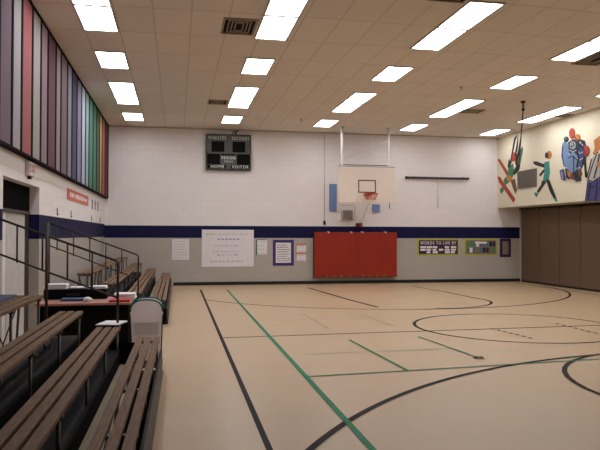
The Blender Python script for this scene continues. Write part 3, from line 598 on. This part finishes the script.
for j in range(len(lev)-1):
    r0, a0 = lev[j]; r1, a1 = lev[j+1]
    for k in range(n):
        p = 2*PI*(k+.5*(j%2))/n
        for sgn in (-.5, .5):
            q = p+sgn*2*PI/n
            m.tube((RX+r0*math.cos(p),BY-.37+r0*math.sin(p),RZ+a0),(RX+r1*math.cos(q),BY-.37+r1*math.sin(q),RZ+a1),.006,0,5)
m.build('net','net',rim)
for px, r, mt in ((5.345,.045,'pole_white'),(6.95,.03,'pole_white')):
    m = MB(); m.tube((px,BY+.35,2.95),(px,BY+.35,HC),r); pl = m.build('ceiling_pole',mt,t)
    m = MB(); m.box((px-.07,BY+.28,HC-.015),(px+.07,BY+.42,HC)); m.build('ceiling_plate','lamp_frame',pl)
m = MB(); m.tube((5.35,BY+.35,4.22),(6.94,BY+.35,4.85),.018); m.build('diagonal_brace','pole_white',t)
m = MB()
for z in (3.1,3.75): m.tube((5.24,BY+.3,z),(7.04,BY+.3,z),.025)
for px in (5.345,6.95):
    for z in (3.1,3.75): m.tube((px,BY+.05,z),(px,BY+.34,z),.022)
m.build('back_frame','steel_grey',t)
m = MB(); m.tube((5.27,BY+.35,4.02),(7.0,BY+.35,4.02),.014); m.build('cross_bar','steel_dark',t)
m = MB(); m.tube((6.99,BY+.35,2.58),(6.99,BY+.35,2.95),.014); m.build('lower_bracket','steel_grey',t)

m = MB(); m.box((5.22,YB-.06,2.53),(5.48,YB,3.48),0,.01); tag(m.build('wall_pad','pad_blue'),'tall pale blue wall pad left of the backboard','wall pad')
t = thing('wall_pad','small pale blue pad on the wall below the backboard','wall pad',(6.92,YB,2.5))
m = MB(); m.box((6.78,YB-.05,2.52),(7.06,YB,2.79),0,.02); m.build('cover','pad_blue',t)
t = thing('wall_speaker','square grey wall speaker in a wire cage below the backboard','speaker',(5.86,YB,2.22))
m = MB(); m.box((5.70,YB-.10,2.23),(6.05,YB,2.57),0,.01); m.build('case','speaker_grey',t)
m = MB(); m.box((5.735,YB-.108,2.265),(6.015,YB-.10,2.535)); m.build('grille','speaker_grille',t)
m = MB()
for (a, b_) in (((5.63,2.2),(5.63,2.74)),((6.11,2.2),(6.11,2.74)),((5.63,2.74),(6.11,2.74)),((5.63,2.2),(6.11,2.2))): m.tube((a[0],YB-.15,a[1]),(b_[0],YB-.15,b_[1]),.012,0,6)
for x in (5.63,6.11):
    for z in (2.2,2.74): m.tube((x,YB-.15,z),(x,YB,z),.008,0,6)
m.build('wire_cage','lamp_frame',t)
t = thing('winch','small red winch with crank handle above the red mat','winch',(6.28,YB,1.96))
m = MB(); m.box((6.18,YB-.1,1.97),(6.40,YB,2.12),0,.008); m.build('drum_case','target_brown',t)
m = MB(); m.tube((6.33,YB-.13,2.05),(6.33,YB-.1,2.05),.05); m.build('drum','red',t)
m = MB(); m.tube((6.2,YB-.13,2.09),(6.2,YB-.02,2.09),.012); m.tube((6.2,YB-.13,2.09),(6.27,YB-.13,1.99),.01); m.build('crank_handle','steel_dark',t)
m = MB(); m.path([(6.36,YB-.05,2.12),(6.5,YB-.1,2.45),(6.55,YB-.3,2.76),(6.58,BY+.35,3.09)],.008,0,6); m.build('cable','cord_tan',t)
t = thing('conduit','thin pale wall conduit left of the backboard ending in a switch box','conduit',(5.05,YB,2.05))
m = MB(); m.tube((5.05,YB-.015,2.17),(5.05,YB-.015,HC),.014); m.build('pipe','jamb_paint',t)
m = MB(); m.box((5.01,YB-.05,2.05),(5.09,YB,2.19),0,.004); m.build('switch_box','steel_dark',t)
t = thing('projection_screen','long black rolled-up projection screen case on the end wall right of the hoop','projection screen',(9.25,YB,3.7))
m = MB(); m.tube((8.04,YB-.08,3.755),(10.36,YB-.08,3.755),.04,0,14); m.build('case','screen_case',t)
m = MB(); m.tube((8.0,YB-.08,3.755),(8.04,YB-.08,3.755),.05); m.tube((10.36,YB-.08,3.755),(10.4,YB-.08,3.755),.05); m.box((8.3,YB-.1,3.74),(8.34,YB,3.8)); m.box((10.16,YB-.1,3.74),(10.2,YB,3.8)); m.build('bracket','black',t)
m = MB(); m.tube((9.22,YB-.08,2.68),(9.22,YB-.08,3.74),.009,0,6); m.build('pull_cord','ink_faint',t)

# red crash mat hung on the wall, two halves
t = thing('crash_mat','large red padded crash mat hung on the end wall under the basketball hoop','mat',(6.16,YB,.23))
for x0, x1 in ((4.66,6.166),(6.168,7.63)):
    m = MB(); m.box((x0,YB-.20,.25),(x1,YB-.01,1.80),0,.005); m.build('cushion','mat_red',t)
m = MB(); m.box((4.66,YB-.19,.235),(7.63,YB-.02,.25)); m.box((4.645,YB-.19,.26),(4.66,YB-.02,1.78)); m.build('piping','mat_red_dark',t)
for x in (5.16,5.98,6.38,7.22):
    m = MB(); m.box((x-.02,YB-.21,1.77),(x+.02,YB,1.82)); m.build('strap','paper_grey',t)
for x in (5.1,5.35,5.62,5.92,6.4,6.63,6.9,7.15):
    m = MB(); m.box((x-.014,YB-.208,.262),(x+.014,YB-.2,.30)); m.build('eyelet','yellow',t)
for z in (.64,1.08):
    m = MB(); m.box((7.63,YB-.17,z-.03),(7.65,YB-.1,z+.03)); m.build('strap','paper_grey',t)

# grey vent on the mural wall
t = thing('wall_vent','grey square vent grille on the mural wall between skier and runner','air vent',(XM,19.88,3.3))
m = MB(); y0,y1,z0,z1 = 19.29,20.48,3.3,3.9; e=.04
m.box((XM-.03,y0,z0),(XM,y0+e,z1)); m.box((XM-.03,y1-e,z0),(XM,y1,z1)); m.box((XM-.03,y0+e,z0),(XM,y1-e,z0+e)); m.box((XM-.03,y0+e,z1-e),(XM,y1-e,z1)); m.build('vent_frame','vent_grey',t)
m = MB(); m.box((XM-.006,y0+e,z0+e),(XM,y1-e,z1-e)); z = z0+e+.01
while z < z1-e-.02: m.prism([(XM-.024,y0+e,z),(XM-.006,y0+e,z+.03),(XM-.006,y0+e,z+.022),(XM-.024,y0+e,z-.006)],(0,y1-y0-2*e,0)); z += .035
m.build('louvres','vent_grey',t)

# ------------------------------------------------------------------ bleachers
def bleacher(label, y0, y1, rail_y, yaw=0, dz=0):
    t = thing('bleacher', label, 'bleachers', (-.18,(y1 if rail_y > y1-.5 else y0),0), 'wooden bleachers along the left wall')
    xs = [(-.460,-.195),(-.925,-.655),(-1.36,-1.09),(-1.81,-1.54)]
    zs = [.465,.605,.79,.985]
    L = y1-y0
    for (xa, xb), z in zip(xs, zs):
        wd = (xb-xa-.052)/3
        for k in range(3):
            x = xa+k*(wd+.026); m = MB(); m.box((x,y0,z-.035),(x+wd,y1,z),0,.005); m.build('seat_plank','wood',t)
        n = max(3, round(L/1.35))
        for i in range(n+1):
            y = y0+.12+(L-.24)*i/n; m = MB()
            m.box((xa,y-.025,z-.06),(xb,y+.025,z-.036))
            m.tube((xa+.03,y,z-.05),(xa-.02,y,.0),.014); m.tube((xb-.03,y,z-.05),(xb-.03,y,.0),.014)
            m.tube((xa-.01,y,.12),(xb-.03,y,.12),.010)
            m.build('leg_frame','steel_grey',t)
        for i in range(0, n, 2):
            ya = y0+.12+(L-.24)*i/n; yb = ya+(L-.24)/n
            m = MB(); m.tube((xa,ya,.1),(xa+.02,yb,z-.06),.008,0,6); m.build('cross_brace','steel_dark',t)
            m = MB(); m.tube((xa+.03,ya,z-.06),(xa+.01,yb,.1),.008,0,6); m.build('cross_brace','steel_dark',t)
    m = MB(); m.box((-.66,y0,.12),(-.475,y1,.145),0,.004); m.build('foot_board','wood_pale',t)['label'] = 'pale foot board'
    m = MB(); m.box((-.47,y0+.02,.04),(-.2,y1-.02,.06)); m.build('under_seat_dark','deck_shade',t)  # dark sheet added so the gaps between seat planks look black
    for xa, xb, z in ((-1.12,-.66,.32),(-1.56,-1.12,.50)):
        m = MB(); m.box((xa,y0,z-.025),(xb,y1,z)); m.build('foot_board','board_shaded',t)  # foot boards coloured as they look in the shade of the seats
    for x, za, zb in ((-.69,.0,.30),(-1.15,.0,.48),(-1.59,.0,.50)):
        m = MB(); m.box((x,y0+.02,za),(x+.025,y1-.02,zb)); m.build('riser_board','deck_shade',t)
    m = MB(); m.box((-1.56,y1-.02,0),(-.475,y1-.005,.40)) if rail_y > y1 else m.box((-1.56,y0+.005,0),(-.195,y0+.02,.30)); m.build('end_shade_panel','deck_shade',t)  # added sheet that stands in for shadow at the aisle end
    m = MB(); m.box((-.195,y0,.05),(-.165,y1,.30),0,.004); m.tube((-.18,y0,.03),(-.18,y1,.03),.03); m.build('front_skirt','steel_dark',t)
    # sloping guard rail at the aisle end
    m = MB(); m.path([(-.70,rail_y,.0),(-.70,rail_y,1.34+dz),(-.715,rail_y,1.38+dz),(-2.28,rail_y,1.965+dz)],.015); gr = m.build('guard_rail','rail_paint',t)
    m = MB(); m.tube((-.70,rail_y,.93+dz),(-2.28,rail_y,1.557+dz),.012); m.build('mid_rail','rail_paint',gr)
    for k in range(5):
        x = -1.0-.285*k; zt = 1.375+dz+(-.7-x)*.372; m = MB(); m.tube((x,rail_y,zt-.44),(x,rail_y,zt),.011,0,8); m.build('baluster','rail_paint',gr)
    m = MB(); m.tube((-2.28,rail_y,0),(-2.28,rail_y,1.97+dz),.02); m.build('end_post','rail_paint',gr)
    if yaw:
        m = MB(); m.tube((-1.515,rail_y-.03,.0),(-1.515,rail_y-.03,1.85),.017); m.build('support_post','rail_paint',gr)
    if yaw: t.rotation_euler.z = yaw
    return t
bleacher('wooden plank bleacher in the foreground with a sloping rail at its far end', 1.7, 8.05, 8.12, -.010)
bleacher('wooden plank bleacher beyond the table reaching the end wall', 12.5, 21.4, 12.4, 0, -.06)

# book on the end of the second row
m = MB(); z = .607
p = [(-.955,7.78,z),(-.665,7.80,z),(-.60,8.22,z+.03),(-.70,8.34,z+.03)]
p = [(-.95,7.98),(-.67,7.93),(-.585,8.30),(-.86,8.36)]
tb = thing('binder','flat white binder with black edge lying on the end of the second bleacher row','binder',(-.77,8.1,.606))
m.prism([(x,y,.608) for x,y in p],(0,0,.012)); m.build('cover','black',tb)
m = MB(); cx = sum(q[0] for q in p)/4; cy = sum(q[1] for q in p)/4
m.prism([(cx+(x-cx)*.95,cy+(y-cy)*.95,.620) for x,y in p],(0,0,.012)); m.build('pages','paper',tb)

# ------------------------------------------------------------------ table between the bleachers
TX0, TX1, TY0, TY1, TZ = -1.92, -.63, 9.45, 10.35, .74
t = thing('table','long pinkish-brown table with black front panel in the aisle between bleachers','table',(-1.27,9.9,0))
m = MB(); m.box((TX0,TY0,TZ-.035),(TX1,TY1,TZ),0,.008); m.build('tabletop','table_top',t)
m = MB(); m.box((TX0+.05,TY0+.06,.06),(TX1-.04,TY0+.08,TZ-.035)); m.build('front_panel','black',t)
for x in (TX0+.08,TX1-.08):
    for y in (TY0+.12,TY1-.08):
        m = MB(); m.box((x-.025,y-.025,0),(x+.025,y+.025,TZ-.035)); m.build('leg','steel_dark',t)
k = thing('equipment_case','long black equipment case at the back of the table','case',(-1.46,10.1,TZ))
m = MB(); m.box((-1.93+.02,10.0,TZ),(-1.02,10.3,TZ+.15),0,.01); m.build('body','black',k)
m = MB(); m.box((-1.6,9.985,TZ+.05),(-1.4,10.0,TZ+.09)); m.build('latch','steel_dark',k)
PZ = TZ+.15
def sheets(label, x0, x1, y0, y1, z, n, mt='paper', name='paper_stack', group=None):
    m = MB()
    for i in range(n):
        dx = random.uniform(-.012,.012); dy = random.uniform(-.012,.012); h = .012
        m.box((x0+dx,y0+dy,z+i*h),(x1+dx,y1+dy,z+(i+1)*h-.001 if i < n-1 else z+(i+1)*h))
    return tag(m.build(name, mt), label, 'paper', group)
sheets('thick white paper stack on the left end of the black case',-1.88,-1.6,10.02,10.28,PZ,6)
sheets('thin spread of white papers on the middle of the black case',-1.56,-1.28,10.05,10.27,PZ,2)
sheets('white papers on the right end of the black case',-1.24,-1.04,10.03,10.28,PZ,3)
m = MB(); m.box((-1.63,9.72,TZ),(-1.27,9.96,TZ+.035),0,.006); bb_ = m.build('cover','blue_binder'); bb_.name = 'binder'; tag(bb_,'blue binder lying on the table in front of the black case','binder')
m = MB()
r = bmesh.ops.create_icosphere(m.bm, subdivisions=2, radius=.05)
for v in m.bm.verts: v.co = Vector((v.co.x*1.3-1.24, v.co.y+9.62, max(0, (v.co.z+.04)*.8)*1+TZ)) + Vector((random.uniform(-.008,.008),random.uniform(-.008,.008),0))
tag(m.build('crumpled_paper','paper'),'crumpled white paper on the front of the table','paper')
m = MB(); m.box((-.94,9.5,TZ),(-.65,9.78,TZ+.02),0,.004); m.box((-.94,9.5,TZ+.02),(-.655,9.77,TZ+.03)); tag(m.build('folder','red'),'red folder on the right end of the table','folder')
sheets('white paper stack on the right end of the table behind the red folder',-.9,-.60+.0,9.82,10.15,TZ,7)

# translucent bin with teal arched rim
t = thing('storage_bin','tall translucent pale grey bin with teal arched rim beside the table','bin',(-.38,8.75,0))
BYc = 8.62; x0, x1 = -.585,-.175
def arch(y, ins=0, zb=.05):
    pts = [(x0+ins+.03,y,zb),(x1-ins-.02,y,zb),(x1-ins,y,.66)]
    for k in range(0, 13):
        a = PI*k/12; pts.append(((x0+x1)/2+(x1-x0-2*ins)/2*math.copysign(abs(math.cos(a))**.75,math.cos(a)),y,.70+(.155-ins)*abs(math.sin(a))**.8))
    pts.append((x0+ins,y,.66)); return pts
m = MB(); m.prism(arch(BYc),(0,.20,0)); m.build('body','bin_plastic',t)
top = arch(BYc)[3:-1]
m = MB(); m.path([(p[0],BYc-.002,p[2]) for p in top],.011); m.path([(p[0],BYc+.20,p[2]+.008) for p in top],.012); m.build('rim','teal',t)
m = MB(); m.path([(x0,BYc,.66),(x0+.03,BYc,.05)],.007); m.path([(x1,BYc,.66),(x1-.02,BYc,.05)],.007); m.build('edge_wire','steel_dark',t)
m = MB(); m.box((x0+.05,BYc-.004,.40),(x1-.05,BYc-.001,.56)); m.build('front_label','paper_grey',t)
m = MB(); m.box((x0-.02,BYc-.03,0),(x1+.0,BYc+.22,.05),0,.01); m.build('base','grey_cloth',t)

# purple mat lying on the top row
m = MB(); m.box((-2.14,6.6,.986),(-1.80+.02,7.9,1.001),0,.006); m.box((-2.13,6.62,1.001),(-1.79,7.86,1.014),0,.006)
tag(m.build('folded_mat','purple_mat'),'folded purple mat lying along the top bleacher row by the door','mat')

# ------------------------------------------------------------------ camera, world, view
cam = bpy.data.cameras.new('camera'); co = bpy.data.objects.new('camera', cam); C.objects.link(co)
yaw, pitch, roll = (math.radians(v) for v in (10.8, .877, .13))
fw = Vector((math.sin(yaw)*math.cos(pitch), math.cos(yaw)*math.cos(pitch), math.sin(pitch)))
rt = Vector((math.cos(yaw), -math.sin(yaw), 0)); up = rt.cross(fw)
r2 = rt*math.cos(roll)+up*math.sin(roll); u2 = up*math.cos(roll)-rt*math.sin(roll)
co.matrix_world = Matrix((( r2.x,u2.x,-fw.x,0),(r2.y,u2.y,-fw.y,0),(r2.z,u2.z,-fw.z,1.7),(0,0,0,1)))
cam.sensor_width = 36; cam.lens = 646/600*36; cam.clip_start = .05
S.camera = co
wd = bpy.data.worlds.new('world'); S.world = wd; wd.use_nodes = True
wd.node_tree.nodes['Background'].inputs['Color'].default_value = (0,0,0,1)
S.view_settings.view_transform = 'Standard'; S.view_settings.look = 'None'; S.view_settings.gamma = 1; S.view_settings.use_curve_mapping = False
S.view_settings.exposure = .33
for o in C.objects:   # hang flat things a hair clear of the end wall
    if o.parent is None and o.get('category') in ('notice','poster','banner','mat','winch') and o.location.y > 20: o.location.y -= .003
for o in bpy.data.objects:
    if '_o' in o: del o['_o']
